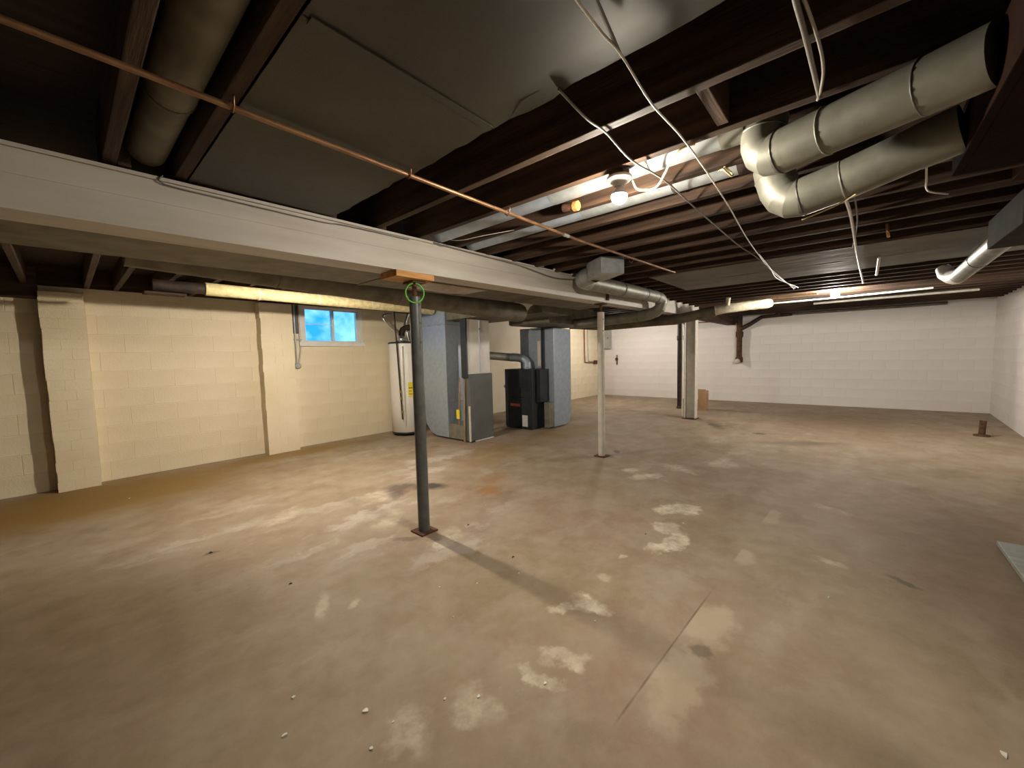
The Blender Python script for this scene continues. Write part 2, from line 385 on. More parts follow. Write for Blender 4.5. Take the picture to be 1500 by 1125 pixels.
# left wall face: y = 6.31 - .02 x
LANG = math.atan2(-.02, 1)
def yl(x): return 6.31-.02*x
WX0, WX1, WZ0, WZ1 = 2.375, 3.345, 1.545, 2.125        # window opening
CL = math.cos(LANG)
def ul(x): return (x+3.0)/CL
hole = (ul(WX0), ul(WX1), WZ0, WZ1)
wall_left = slab('wall_left', (-3.0, yl(-3.0)), (11.5, yl(11.5)), .26, 0, ZJ, 'wall_paint_cream', [hole])
wall_left['label'] = 'cream painted block wall with two pilasters and a small window'
LO = (-3.0, yl(-3.0))
# walk the inner face so that the outward normal (towards the room) is -y
lay_blocks(wall_left, 'wall_paint_cream', LO, LANG, ul(-.95), ul(3.9), .0, 2.12, .41, .205, holes=[hole, (ul(-.12), ul(.20), 0, 3), (ul(1.80), ul(2.22), 0, 3)])
lay_blocks(wall_left, 'wall_paint_cream', LO, LANG, ul(8.6), ul(11.25), .0, 2.12, .41, .205)
def pilaster(x0, x1, top, bh):
    y1 = yl(x0)+.01; y0 = yl(x0)-.175
    p = box('pilaster', x0+.006, x1-.006, y0, y1, 0, top, 'wall_paint_cream', wall_left, 0)
    z = 0; row = 0
    while z < top-.03:
        h = min(bh, top-z)
        cuts = [x0, x0+(x1-x0)*(.62 if row % 2 else .38), x1]
        for a, e in zip(cuts, cuts[1:]):
            j = random.uniform(-.0015, .0015)
            o = link('brick', boxdata(a+.0012+(random.uniform(-.006, .004) if a == x0 else 0), e-.0012, y0-.004+j, y1-.02, z+.0012, z+h-.0012, .002), 'wall_paint_cream', p)
        z += h; row += 1
    return p
pilaster(-.115, .195, 2.055, .105)
pilaster(1.805, 2.215, 2.10, .105)
# back wall: from the left corner to the right corner, and right wall
BA, BB = Vector((11.22, 6.09)), Vector((11.45, -1.93))
RB = Vector((-3.0, -1.93+.053*14.45))
wall_back = slab('wall_back', BA, BB, .25, 0, 2.30, 'wall_paint_white'); wall_back['label'] = 'white painted block wall at the far end of the basement'
BANG = math.atan2(BB.y-BA.y, BB.x-BA.x)
lay_blocks(wall_back, 'wall_paint_white', BA, BANG, .0, (BB-BA).length, 0, 2.12, .41, .205)
wall_right = slab('wall_right', BB, RB, .25, 0, 2.30, 'wall_paint_white'); wall_right['label'] = 'white painted block wall along the right side'
RANG = math.atan2(RB.y-BB.y, RB.x-BB.x)
lay_blocks(wall_right, 'wall_paint_white', BB, RANG, 0, 4.1, 0, 2.12, .41, .205)
wall_near = slab('wall_near', RB, (-3.0, yl(-3.0)), .25, 0, 2.30, 'bare_block'); wall_near['label'] = 'bare grey block wall behind the viewer'
# timber sill and rim above the left wall
tag(box('trim_1', -3.0, -.11, 6.18, 6.36, 1.99, 2.33, 'joist_wood_lengthwise', bev=.004), 'dark timber plate on top of the left wall', kind='structure')
tag(box('trim_2', -.11, 11.4, 6.28, 6.5, 2.13, 2.33, 'joist_wood_lengthwise', bev=.004), 'dark rim board over the left wall', kind='structure')

# ---- ceiling: subfloor over individually set joists
ceiling = link('ceiling', boxdata(-3.1, 11.8, -2.3, 6.7, ZJ+JH, ZJ+JH+.05), 'subfloor'); tag(ceiling, 'dark board subfloor above open wooden joists', kind='structure')
jn = boxdata(-.0215, .0215, -1.98, 2.50, ZJ, ZJ+JH, .004); jf = boxdata(-.0215, .0215, 2.33, 6.32, ZJ, ZJ+JH, .004)
jn.materials.append(MATS['joist_wood']); jf.materials.append(MATS['joist_wood'])
JX = [1.385+.325*i for i in range(30)] + [1.06, .735, .41, .185, -.24, -.565, -.89, -1.215, -1.54, -1.865, -2.19]
JX = [x for x in JX if x < 11.1]
for x in JX:
    for me, dx in ((jn, 0), (jf, .045)):
        o = bpy.data.objects.new('joist', me); COL.objects.link(o); o.parent = ceiling; o.location = (x+dx, 0, .0)
bk = boxdata(-.139, .139, -.02, .02, ZJ+.012, ZJ+JH, .003); bk.materials.append(MATS['joist_wood_lengthwise'])
for x, y in ((1.5475, .40), (1.8725, -.62), (1.2225, -.62), (2.5225, -.60), (2.8475, -.62), (3.1725, -.6), (-.40, 4.3), (-.7275, 4.32)):
    o = bpy.data.objects.new('blocking', bk); COL.objects.link(o); o.parent = ceiling; o.location = (x, y, 0)

# ---- window: two sliding panes in a white vinyl frame
wy = yl(2.86)
win = thing('window_1', (2.86, wy, WZ0), 'small blue-lit sliding basement window with white frame', None); win['kind'] = 'structure'
T = .045
fy0, fy1 = wy-.012, wy+.07
box('frame_side', WX0-.02, WX0+T, fy0, fy1, WZ0, WZ1, 'vinyl', win); box('frame_side', WX1-T, WX1+.02, fy0, fy1, WZ0, WZ1, 'vinyl', win)
box('frame_top', WX0+T, WX1-T, fy0, fy1, WZ1-.03, WZ1, 'vinyl', win); box('frame_sill', WX0-.03, WX1+.03, fy0-.02, fy1, WZ0-.03, WZ0+.03, 'vinyl', win)
xm = 2.865
for a, e, y0 in ((WX0+T, xm+.02, wy+.0), (xm-.02, WX1-T, wy+.032)):
    s = box('sash', a, a+.03, y0, y0+.03, WZ0+.03, WZ1-.03, 'vinyl', win)
    box('sash_stile', e-.03, e, y0, y0+.03, WZ0+.03, WZ1-.03, 'vinyl', s); box('sash_rail', a+.03, e-.03, y0, y0+.03, WZ0+.03, WZ0+.055, 'vinyl', s); box('sash_rail', a+.03, e-.03, y0, y0+.03, WZ1-.055, WZ1-.03, 'vinyl', s)
    box('pane', a+.028, e-.028, y0+.012, y0+.018, WZ0+.05, WZ1-.05, 'pane_glass', win, 0)
box('meeting_bar', WX0+T+.03, xm-.01, wy+.003, wy+.011, 1.845, 1.853, 'vinyl', win, 0)

# ================================================================ BIG THINGS
# ---- main carrying beam, painted white, two boards deep; sags a hair like the photograph's
def bz(x): return 1.872+.0105*x
def slant(o, x0):                       # shear a mesh so that it follows the beam's slight rise
    for v in o.data.vertices: v.co.z += .0105*(v.co.x+world_of(o.parent).x if o.parent else v.co.x)
beam = thing('carrying_beam', (2.5, 2.40, 1.872), 'long white painted timber beam running down the middle of the ceiling', 'beam')
BX0, BX1 = -2.9, 8.15
def beampart(n, *a):
    o = box(n, *a, 'beam_paint', beam, .0015); slant(o, 0); return o
beampart('board', BX0, BX1, 2.31, 2.50, 1.872, 1.998)
beampart('board', BX0, BX1, 2.311, 2.50, 1.9985, 2.092)
o = beampart('ledger_strip', BX0, BX1, 2.303, 2.335, 2.0935, 2.109)
beam2 = box('rear_beam', 8.16, 11.25, 2.32, 2.50, 1.94, 2.125, 'joist_wood_lengthwise', None, .005)
tag(beam2, 'dark unpainted timber beam between white column and back wall', 'beam')
# shim plates filling beam to joists stay part of the beam
# ---- ceiling panning sheets
sheet = thing('ceiling_sheet', (.75, .4, ZJ), 'large dull grey sheet metal panel nailed under joists nearest the camera', 'panel')
def rough_sheet(name, x0, x1, y0, y1, z, m, parent, nx=14, ny=26, amp=.004, fray=0):
    V = []; F = []
    for j in range(ny+1):
        for i in range(nx+1):
            x = x0+(x1-x0)*i/nx; y = y0+(y1-y0)*j/ny
            dz = random.uniform(-amp, amp)*.4 - amp*math.sin(i*1.3+j*.4)*.5
            if i == nx and fray: x += random.uniform(-fray, fray); dz -= random.uniform(0, fray)
            V.append((x, y, z-.004-abs(dz)))
    n = len(V); V += [(v[0], v[1], v[2]+.003) for v in V]
    W_ = nx+1
    for j in range(ny):
        for i in range(nx):
            a = j*W_+i; F.append((a, a+W_, a+W_+1, a+1)); F.append((n+a, n+a+1, n+a+W_+1, n+a+W_))
    return link(name, meshof(name, V, F), m, parent, True)
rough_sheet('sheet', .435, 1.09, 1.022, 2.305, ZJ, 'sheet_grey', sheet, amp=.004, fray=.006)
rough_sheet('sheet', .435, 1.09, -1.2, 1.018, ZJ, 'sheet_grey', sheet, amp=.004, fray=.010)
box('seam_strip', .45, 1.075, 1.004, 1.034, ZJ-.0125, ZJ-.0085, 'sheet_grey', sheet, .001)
sheet2 = thing('ceiling_sheet', (4.95, .3, ZJ), 'pale grey sheet metal panel under joists just before the far bulb', 'panel')
rough_sheet('sheet', 4.32, 4.97, -1.2, 1.75, ZJ, 'sheet_pale', sheet2, amp=.004, fray=.004)
rough_sheet('sheet', 4.985, 5.62, -1.2, 1.75, ZJ, 'sheet_pale', sheet2, amp=.004, fray=.004)
# ---- trunk duct behind the beam
trunk = thing('trunk_duct', (1.9, 2.76, 1.885), 'long flat galvanized trunk duct tucked against far side of white beam', 'duct')
def tdz(o): slant(o, 0); return o
for a, e in ((-2.8, -.6), (-.595, 1.6), (1.605, 3.4), (3.405, 4.9)):
    tdz(box('duct_section', a, e, 2.505, 3.0, 1.878, 2.06, 'zinc_dusty', trunk, .004))
for x in (-.6, 1.6, 3.4):
    tdz(box('drive_cleat', x-.012, x+.012, 2.505, 3.004, 1.872, 2.06, 'zinc_dusty', trunk, .002))
fl = thing('foil_flap', (2.2, 2.75, 1.86), 'crumpled foil flap hanging under the trunk duct beside the grey post', 'foil')
V = []; F = []
for j in range(9):
    for i in range(13):
        x = 1.95+.055*i; y = 2.56+.04*j
        V.append((x, y, 1.885+.0105*x-.012-.035*math.sin(math.pi*i/12)*math.sin(math.pi*j/8)*random.uniform(.6, 1.1)))
for j in range(8):
    for i in range(12): a = j*13+i; F.append((a, a+13, a+14, a+1))
fo = link('foil_sheet', meshof('foil', V, F), 'foil', fl, True)
sm = fo.modifiers.new('thick', 'SOLIDIFY'); sm.thickness = .0015

# ---- round sloping duct B below the trunk, and wrapped pipe C by the wall
def duct(name, loc, pts, r, m, label, cat='duct', rings=(), group=None, seg=20, smooth=True, sect='duct_section'):
    t = thing(name, loc, label, cat, group)
    tube(sect, pts, r, m, t, seg, smooth)
    P = [Vector(p) for p in pts]
    for (i, f) in rings:
        p = P[i].lerp(P[i+1], f); ring('seam_ring', p, P[i+1]-P[i], r if not isinstance(r, list) else r[i], 'seam_dark', t)
    return t
duct('round_duct', (2.2, 3.4, 1.85), [(.30, 3.43, 2.03), (2.0, 3.42, 1.955), (4.02, 3.40, 1.865), (4.09, 3.40, 1.868)], [.12, .12, .125, .11], 'zinc_dusty', 'dusty round duct sloping down behind the trunk duct towards the furnace', rings=[(0, .5), (1, .1), (1, .6)])
t = thing('wrapped_pipe', (2.4, 5.06, 1.99), 'pale yellow insulated round pipe running above the window', 'pipe')
tube('insulation', [(1.02, 5.06, 2.058), (1.6, 5.06, 2.055), (2.2, 5.06, 2.05), (2.9, 5.06, 2.045), (3.9, 5.06, 2.04)], .066, 'insulation', t, 18, True, wob=.03)
tube('bare_end', [(.62, 5.08, 2.055), (1.015, 5.06, 2.058)], .056, 'dark_iron', t, 16)
for x in (1.5, 2.15, 2.85): ring('band', (x, 5.06, 2.052), (1, 0, 0), .066, 'wrap_cloth', t, .010, .003)
t = box('scrap_board', .55, .86, 5.0, 5.15, 1.965, 1.985, 'joist_wood_lengthwise', None, .003); tag(t, 'short dark board end under the bare end of the insulated pipe', 'board')

# ---- posts
def post(name, x, y, r, zt, m, label, holes, plate=True):
    t = thing(name, (x, y, 0), label, 'post', 'adjustable steel posts under the beam')
    box('base_plate', x-.072, x+.072, y-.072, y+.072, 0, .012, 'rust', t, .002)
    tube('lower_tube', [(x, y, .012), (x, y, 1.02)], r, m, t, 24)
    tube('upper_tube', [(x, y, 1.02), (x, y, zt-.115)], r*.985, m, t, 24)
    for z in holes:
        d = Vector((-x, -y, 0)).normalized(); d = Matrix.Rotation(.75, 3, 'Z') @ d
        tube('pin_hole', [Vector((x, y, z))+d*(r*.985-.004), Vector((x, y, z))+d*(r*.985+.0012)], .0085, 'print_dark', t, 12, False)
    tube('cap_collar', [(x, y, zt-.115), (x, y, zt-.105)], r*1.0, m, t, 24)
    pts = []; rs = []
    for k in range(15): pts += [(x, y, zt-.105+.0063*k)]; rs += [.019 if k % 2 else .0155]
    tube('screw_jack', pts, rs, 'rust', t, 16)
    box('top_plate', x-.055, x+.055, y-.06, y+.06, zt-.012, zt, 'rust', t, .002)
    return t
p1 = post('steel_post', 1.705, 2.405, .0425, 1.842, 'post_grey', 'dark grey steel post with wood shim on top, nearest the camera', (1.68, 1.55, 1.41))
p2 = post('steel_post', 4.435, 2.40, .043, 1.915, 'post_white', 'slim white painted steel post standing halfway along the beam', (1.72, 1.58))
sh = box('wood_shim', 1.49, 1.80, 2.295, 2.49, 1.8455, 1.8855, 'shim_wood', None, .002); tag(sh, 'orange wooden shim block between grey post and beam', 'shim')
box('clip_block', 4.40, 4.45, 2.288, 2.309, 1.945, 2.06, 'rust', beam, .003)
# the green hoop hooked over the jack of the front post
d = Vector((-1.705, -2.405, -.43)).normalized(); side = Vector((0, 0, 1)).cross(d).normalized(); upv = d.cross(side).normalized()
cen = Vector((1.705, 2.405, 1.765))+d*.055
pts = [cen+side*.0625*math.cos(a)+upv*.0665*math.sin(a) for a in [math.radians(90+8+344*i/40) for i in range(41)]]
gh = thing('green_hoop', tuple(cen), 'thin bright green open plastic hoop hanging at top of grey post', 'hoop')
tube('hoop', pts, .0052, 'plastic_green', gh, 10)

# H-shaped white column and black stack beside it
col = thing('steel_column', (7.98, 2.40, 0), 'white painted H-section column at the far end of the beam', 'column')
box('flange', 7.90, 8.06, 2.295, 2.308, .012, 1.955, 'post_white', col, .003); box('flange', 7.90, 8.06, 2.482, 2.495, .012, 1.955, 'post_white', col, .003)
box('web', 7.973, 7.987, 2.308, 2.482, .012, 1.955, 'post_white', col, .001); box('base_plate', 7.86, 8.10, 2.27, 2.52, 0, .012, 'rust', col, .002)
cd = tube('conduit', spline([(7.90, 2.53, .05), (7.90, 2.53, 1.0), (7.90, 2.535, 2.1)], 4), .012, 'post_white'); tag(cd, 'thin white conduit running up beside the white column', 'conduit')
stk = thing('drain_stack', (9.3, 3.03, 0), 'black cast iron drain stack standing behind the white column', 'pipe')
tube('pipe', [(9.3, 3.03, 0), (9.3, 3.03, 2.12)], .058, 'dark_iron', stk, 18); tube('hub', [(9.3, 3.03, 1.55), (9.3, 3.03, 1.57), (9.3, 3.03, 1.66), (9.3, 3.03, 1.67)], [.058, .072, .072, .058], 'dark_iron', stk, 18)
tube('foot', [(9.3, 3.03, 0), (9.3, 3.03, .05), (9.3, 3.03, .06)], [.07, .07, .052], 'rust', stk, 18)
cb = thing('cardboard_box', (9.40, 2.56, 0), 'narrow tan cardboard box on the floor behind the white column', 'box')
box('carton', 9.28, 9.5, 2.47, 2.63, 0, .42, 'cardboard', cb, .003); box('flap', 9.27, 9.285, 2.47, 2.63, .34, .46, 'cardboard', cb, .001)

# ---- furnace group
A = thing('return_plenum', (4.2, 5.0, 0), 'tall galvanized return air plenum standing beside the water heater', 'duct')
box('drop', 3.95, 4.44, 4.82, 5.42, .60, 2.125, 'zinc', A, .004)
prism('boot', [(4.82, .03), (5.12, .03), (5.28, .08), (5.38, .20), (5.42, .36), (5.42, .60), (4.82, .60)], 'x', 3.952, 4.438, 'zinc', A, .003)
box('boot_outlet', 3.956, 4.42, 4.47, 4.82, .03, .26, 'zinc_dull', A, .003)
box('drive_cleat', 3.944, 4.446, 4.814, 5.426, .592, .608, 'zinc', A, .002); box('drive_cleat', 3.943, 4.446, 4.813, 5.427, 1.80, 1.825, 'zinc_bright', A, .002)
C_ = thing('blower_cabinet', (4.2, 4.4, 0), 'short grey metal blower cabinet under a pale duct', 'cabinet')
box('body', 3.975, 4.47, 4.348, 4.465, .02, 1.035, 'cabinet_grey', C_, .004); box('door', 3.98, 4.465, 4.328, 4.348, .025, 1.03, 'cabinet_grey', C_, .004)
box('corner_trim', 3.960, 3.983, 4.325, 4.35, .02, .56, 'post_white', C_, .002); box('kick_strip', 4.06, 4.46, 4.318, 4.328, .005, .022, 'tape_white', C_, .001)
D_ = thing('plenum_duct', (4.22, 4.42, 1.04), 'bright pale sheet metal duct rising from the grey blower cabinet', 'duct')
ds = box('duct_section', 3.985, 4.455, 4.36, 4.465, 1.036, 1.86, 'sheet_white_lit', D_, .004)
tube('seam', [(4.235, 4.356, 1.05), (4.235, 4.356, 1.85)], .006, 'zinc', ds, 8); lathe('knob', (4.235, 4.358, 1.72), [(.012, 0), (.012, .012)], 'seam_dark', ds, (0, -1, 0), 12)
G = box('gap_shade', 3.945, 3.972, 4.35, 4.465, .98, 1.865, 'furnace_black', None, .003); tag(G, 'narrow black strip standing in for the shaded gap beside the pale duct', 'panel')  # black strip put in as the dark of the gap
def stick(p, q, r, m, label):
    t = thing('wood_stick', p, label, 'stick', 'wood sticks leaning in the gap')
    tube('stick', [Vector(p), Vector(q)], r, m, t, 4, False); return t
stick((3.930, 4.54, .265), (3.950, 4.52, .98), .014, 'stick_wood', 'wood stick standing further in the gap beside blower cabinet')
stick((3.920, 4.42, .02), (3.950, 4.41, .96), .014, 'stick_wood', 'straighter wood stick against the blower cabinet corner')
tg = box('hang_tag', 3.90, 3.906, 4.49, 4.56, .36, .50, 'yellow_label', None, .001); tag(tg, 'small yellow tag hanging at the wood sticks', 'tag')
FU = thing('furnace', (5.55, 4.5, 0), 'black furnace cabinet with louvred door and white sticker', 'furnace')
box('body', 5.30, 5.95, 4.19, 4.82, .02, 1.06, 'furnace_black', FU, .008)
ud = box('upper_door', 5.288, 5.30, 4.21, 4.80, .56, 1.04, 'furnace_black', FU, .004); ld_ = box('lower_door', 5.288, 5.30, 4.21, 4.80, .04, .545, 'furnace_black', FU, .004)
for k in range(7): box('louver', 5.280, 5.290, 4.30, 4.72, .66+.045*k, .682+.045*k, 'furnace_black', ud, .003)
box('nameplate', 5.284, 5.289, 4.46, 4.68, .40, .445, 'red_label', ld_, .001); sk = box('sticker', 5.284, 5.289, 4.29, 4.41, .05, .25, 'paper', ld_, .001)
box('handle', 5.276, 5.289, 4.42, 4.58, .515, .535, 'furnace_black', ld_, .002)
box('kick_feet', 5.30, 5.93, 4.21, 4.80, 0, .02, 'furnace_black', FU, 0)
box('side_step', 5.42, 5.67, 4.10, 4.19, .48, 1.055, 'furnace_black', FU, .006)
tube('gas_cock', [(5.36, 4.82, .74), (5.36, 4.88, .74)], .03, 'conduit', FU, 12)
CC = thing('coil_case', (5.78, 4.48, 1.06), 'bluish galvanized coil case on top of the black furnace', 'duct')
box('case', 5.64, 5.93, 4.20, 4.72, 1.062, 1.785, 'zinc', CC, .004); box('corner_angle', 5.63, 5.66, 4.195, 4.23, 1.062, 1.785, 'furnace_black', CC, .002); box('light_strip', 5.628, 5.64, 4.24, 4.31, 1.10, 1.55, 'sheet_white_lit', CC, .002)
pv = thing('drain_pipe', (5.0, 5.6, 0), 'thin white plastic pipe between the grey cabinet and the black furnace', 'pipe')
tube('riser', [(4.98, 5.35, .12), (4.98, 5.35, 1.22)], .022, 'post_white', pv, 12); tube('elbow', arc((4.98, 5.35, .14), (5.08, 5.28, .07), (4.98, 5.35, .07), 4), .025, 'post_white', pv, 12); tube('foot_run', [(5.08, 5.28, .07), (5.22, 5.18, .07)], .022, 'post_white', pv, 12); box('support', 5.0, 5.22, 5.16, 5.32, 0, .046, 'shim_wood', pv, .003)
VP = thing('vent_pipe', (5.5, 4.5, 1.06), 'grey flue pipe elbowing out of the furnace top', 'pipe')
tube('elbow', [(5.50, 4.45, 1.06)] + arc((5.50, 4.45, 1.16), (5.36, 4.72, 1.27), (5.48, 4.50, 1.28), 5), .075, 'zinc', VP, 18, False)
tube('flue', [(5.36, 4.72, 1.27), (5.0, 5.25, 1.34), (4.7, 5.7, 1.42)], .072, 'zinc_dull', VP, 18); ring('collar', (5.50, 4.45, 1.08), (0, 0, 1), .075, 'zinc', VP, .012, .006)
S = thing('supply_plenum', (5.95, 4.15, 0), 'galvanized supply plenum column at right of the black furnace', 'duct')
box('drop', 5.68, 6.22, 3.99, 4.185, .58, 1.76, 'zinc', S, .004)
prism('boot', [(5.68, .02), (6.06, .02), (6.16, .06), (6.21, .15), (6.22, .30), (6.22, .58), (5.68, .58)], 'y', 3.992, 4.183, 'zinc', S, .003)
box('side_boot', 5.52, 5.68, 3.995, 4.10, .03, .47, 'zinc_dull', S, .003); box('drive_cleat', 5.673, 6.227, 3.984, 4.19, .572, .588, 'zinc', S, .002)
ST = thing('supply_duct', (5.7, 3.95, 1.77), 'dark overhead supply trunk duct above the furnace', 'duct')
box('duct_section', 4.95, 6.30, 3.55, 4.35, 1.79, 2.08, 'zinc_dusty', ST, .005); box('duct_section', 4.30, 4.945, 3.2, 4.04, 1.87, 2.09, 'zinc_dusty', ST, .005)
box('drive_cleat', 4.93, 4.965, 3.54, 4.36, 1.80, 2.08, 'zinc_dusty', ST, .003)
RT = thing('return_duct', (3.9, 5.0, 1.9), 'dark return duct spanning above the grey cabinet', 'duct')
box('duct_section', 3.96, 4.9, 4.05, 4.80, 1.87, 2.09, 'zinc_dusty', RT, .005)

# ---- water heater
hx, hy = 3.86, 5.80
WH = thing('water_heater', (hx, hy, 0), 'white cylindrical water heater with yellow label beside the block wall', 'water heater')
for k in range(3):
    a = .6+2.1*k; tube('foot', [(hx+.2*math.cos(a), hy+.2*math.sin(a), 0), (hx+.2*math.cos(a), hy+.2*math.sin(a), .045)], .025, 'furnace_black', WH, 10)
lathe('base_ring', (hx, hy, .03), [(.24, 0), (.255, .005), (.255, .03), (.25, .035)], 'furnace_black', WH, seg=40)
lathe('tank', (hx, hy, .06), [(.24, 0), (.262, .01), (.262, .70), (.262, 1.46), (.255, 1.485)], 'tank_white', WH, seg=48)
lathe('top_cap', (hx, hy, 1.545), [(.268, 0), (.268, .018), (.25, .028), (.05, .034)], 'furnace_black', WH, seg=48)
dv = Vector((-hx, -hy, 0)).normalized()
def on_tank(ang, z, r=.262):
    e = Matrix.Rotation(ang, 3, 'Z') @ dv; return Vector((hx, hy, z))+e*r
def curved_patch(name, a0, a1, z0, z1, m, r):
    V = []; F = []
    for i in range(7):
        a = a0+(a1-a0)*i/6
        for z in (z0, z1):
            V += [on_tank(a, z, r), on_tank(a, z, r-.004)]
    for i in range(6):
        b = i*4; c = b+4
        F += [(b, c, c+2, b+2), (b+1, b+3, c+3, c+1), (b, b+1, c+1, c), (b+2, c+2, c+3, b+3)]
    F += [(0, 2, 3, 1), (24, 25, 27, 26)]
    return link(name, meshof(name, V, F), m, WH)
def energy_print(a0, a1, z0, z1, m, r):
    o = curved_patch('label_print', a0, a1, z0, z1, m, r); o.parent = yl_
yl_ = curved_patch('energy_label', .12, .42, .66, .90, 'yellow_label', .2645)
energy_print(.15, .39, .80, .815, 'print_dark', .2655); energy_print(.15, .34, .75, .76, 'print_dark', .2655); energy_print(.15, .37, .70, .71, 'print_dark', .2655)
gv = box('gas_valve', hx-.05, hx+.05, hy-.31, hy-.262, .34, .46, 'furnace_black', WH, .006)
tube('relief_pipe', [on_tank(-.12, 1.50, .285), on_tank(-.12, .18, .285)], .011, 'post_white', WH, 10)
lathe('draft_hood', (hx-.05, hy, 1.578), [(.05, 0), (.095, .01), (.06, .07), (.05, .10)], 'chrome_flex', WH, seg=20)
tube('flue_pipe', [(hx-.05, hy, 1.66), (hx-.04, hy, 1.74)] + arc((hx-.04, hy, 1.74), (hx+.16, hy-.04, 1.82), (hx-.03, hy, 1.83), 4) + [(4.45, 5.68, 1.86)], .052, 'dark_iron', WH, 16)
tube('flex_connector', spline([(hx-.13, hy-.06, 1.57), (hx-.16, hy-.05, 1.70), (hx-.28, hy, 1.84), (hx-.36, hy+.03, 1.95), (hx-.32, hy+.05, 2.02), (hx-.20, hy+.05, 2.04)], 5), .017, 'chrome_flex', WH, 10)
tube('flex_connector', spline([(hx+.06, hy-.06, 1.57), (hx+.03, hy-.05, 1.72), (hx+.02, hy, 1.86), (hx+.08, hy+.02, 1.98), (hx+.12, hy+.03, 2.06)], 5), .017, 'chrome_flex', WH, 10)
gp = thing('gas_pipe', tuple(on_tank(-.34, .35, .33)), 'thin dark copper gas line with brass valves running down the water heater', 'pipe')
q0, q1 = on_tank(-.42, 2.05, .34), on_tank(-.25, .30, .32)
tube('pipe', [q0, q1], .0115, 'dark_iron', gp, 10)
for f in (.74, .80, .93): p = q0.lerp(q1, f); tube('valve', [p-Vector((0, 0, .02)), p+Vector((0, 0, .02))], .02, 'brass', gp, 8)
tube('cross_pipe', [(hx-.33, hy-.28, 2.03), (hx+.20, hy-.30, 2.03)], .010, 'dark_iron', gp, 8)
bx = box('wall_box', 4.10, 4.22, 5.78, 5.86, 1.80, 2.02, 'paper', None, .004); tag(bx, 'small white control box beside the water heater flue', 'box')
bw = box('brown_box', 4.10, 4.24, 5.66, 5.80, 1.60, 1.74, 'joist_wood', None, .004); tag(bw, 'small brown box below white control box', 'box')

# ---- round duct with boot in front of the beam
RD = thing('branch_duct', (4.8, 2.13, 1.9), 'galvanized branch duct looping under beam and along its front to a ceiling boot', 'duct')
R_ = .082
e1 = arc((5.74, 2.45, 1.845), (5.74, 2.14, 2.00), (5.74, 2.13, 1.86), 4)
e2 = arc((5.74, 2.14, 2.03), (5.50, 2.135, 2.075), (5.74, 2.135, 2.075), 4)
tube('pipe_run', [(5.67, 3.53, 1.80), (5.74, 2.45, 1.845)], R_, 'zinc_dull', RD, 20)
gored('elbow', e1+[(5.74, 2.14, 2.03)], R_, 'zinc_dull', RD, 20); gored('elbow', e2, R_*.99, 'zinc_dull', RD, 20)
tube('pipe_run', [(5.50, 2.135, 2.075), (3.60, 2.11, 2.04)], R_, 'zinc_dull', RD, 20)
e3 = arc((3.60, 2.11, 2.04), (3.37, 1.90, 2.05), (3.43, 2.11, 2.04), 4)
gored('elbow', [(3.64, 2.11, 2.04)]+e3+[(3.34, 1.86, 2.052)], R_*1.01, 'zinc_bright', RD, 20)
ax = Vector((-.55, -.83)); nx_ = Vector((-ax.y, ax.x)); o0 = Vector((3.36, 1.89))
prism('boot', [tuple(o0+ax*a_+nx_*b_) for a_, b_ in ((0, -.075), (0, .075), (.10, .11), (.36, .11), (.36, -.11), (.10, -.11))], 'z', 1.985, 2.128, 'zinc_bright', RD, .004)
for p, dd_ in (((5.1, 2.129, 2.068), (1, 0, 0)), ((4.4, 2.118, 2.055), (1, 0, 0)), ((5.50, 2.135, 2.075), (1, 0, 0)), ((5.74, 2.47, 1.844), (0, 1, 0))): ring('seam_ring', p, dd_, R_, 'seam_dark', RD)
duct('branch_duct', (7.0, 3.0, 1.85), [(6.32, 4.05, 1.86), (7.0, 3.7, 1.83), (7.02, 2.3, 1.86), (7.06, 1.75, 1.95)], .085, 'zinc_dusty', 'dark round duct passing under the beam towards the wrapped duct', rings=[(1, .3), (1, .7)])
WD = thing('wrapped_duct', (7.3, 1.45, 1.95), 'tan cloth wrapped duct with stub beside the far joists', 'duct')
tube('wrapped_section', spline([(7.05, 1.76, 1.95), (7.15, 1.5, 1.985), (7.35, 1.25, 2.02), (7.5, 1.05, 2.04)], 4), [.075]*12+[.07], 'wrap_cloth', WD, 14, True, wob=.10)
tube('stub', [(7.08, 1.58, 2.0), (7.06, 1.56, 2.14)], .033, 'wrap_cloth', WD, 12)

# ---- big twin ducts at upper right
RU = .078
def twin(t, p0, p1, p2, p3, top, r, K=.075):
    P0, P1, P2, P3, T = map(Vector, (p0, p1, p2, p3, top)); dr = (P1-P0).normalized()
    tube('duct_section', [P0, P1], r, 'zinc_dull', t, 26); tube('duct_section', [P1-(P1-P0)*.05, P2], r*.985, 'zinc_dull', t, 26); tube('duct_section', [P2-(P2-P1)*.03, P3], r*1.01, 'zinc_dull', t, 26)
    gored('elbow', [P0+dr*.03]+arc(P0, T, P0-dr*K, 4)+[T+(T-(P0-dr*K)).normalized()*.05], r*1.004, 'zinc_dull', t, 26)
    ring('seam_ring', P0+dr*.002, dr, r, 'seam_dark', t, .004, .003); ring('seam_ring', P1, dr, r, 'zinc_dull', t, .004, .003); (ring('seam_ring', P2, P3-P2, r, 'seam_dark', t, .004, .003) if p0[2] > 2 else None)
    ring('seam_ring', T, T-(P0-dr*K), r, 'zinc_dull', t, .004, .003)
U = thing('round_duct', (1.9, 0, 2.05), 'upper of two big round galvanized ducts with elbows below the joists', 'duct', 'twin round ducts')
twin(U, (1.843, .238, 2.046), (1.79, .10, 2.047), (1.698, -.125, 2.047), (1.64, -.25, 2.047), (1.875, .30, 2.15), RU)
Lw = thing('round_duct', (2.2, 0, 1.95), 'lower of two big round galvanized ducts with gored elbow', 'duct', 'twin round ducts')
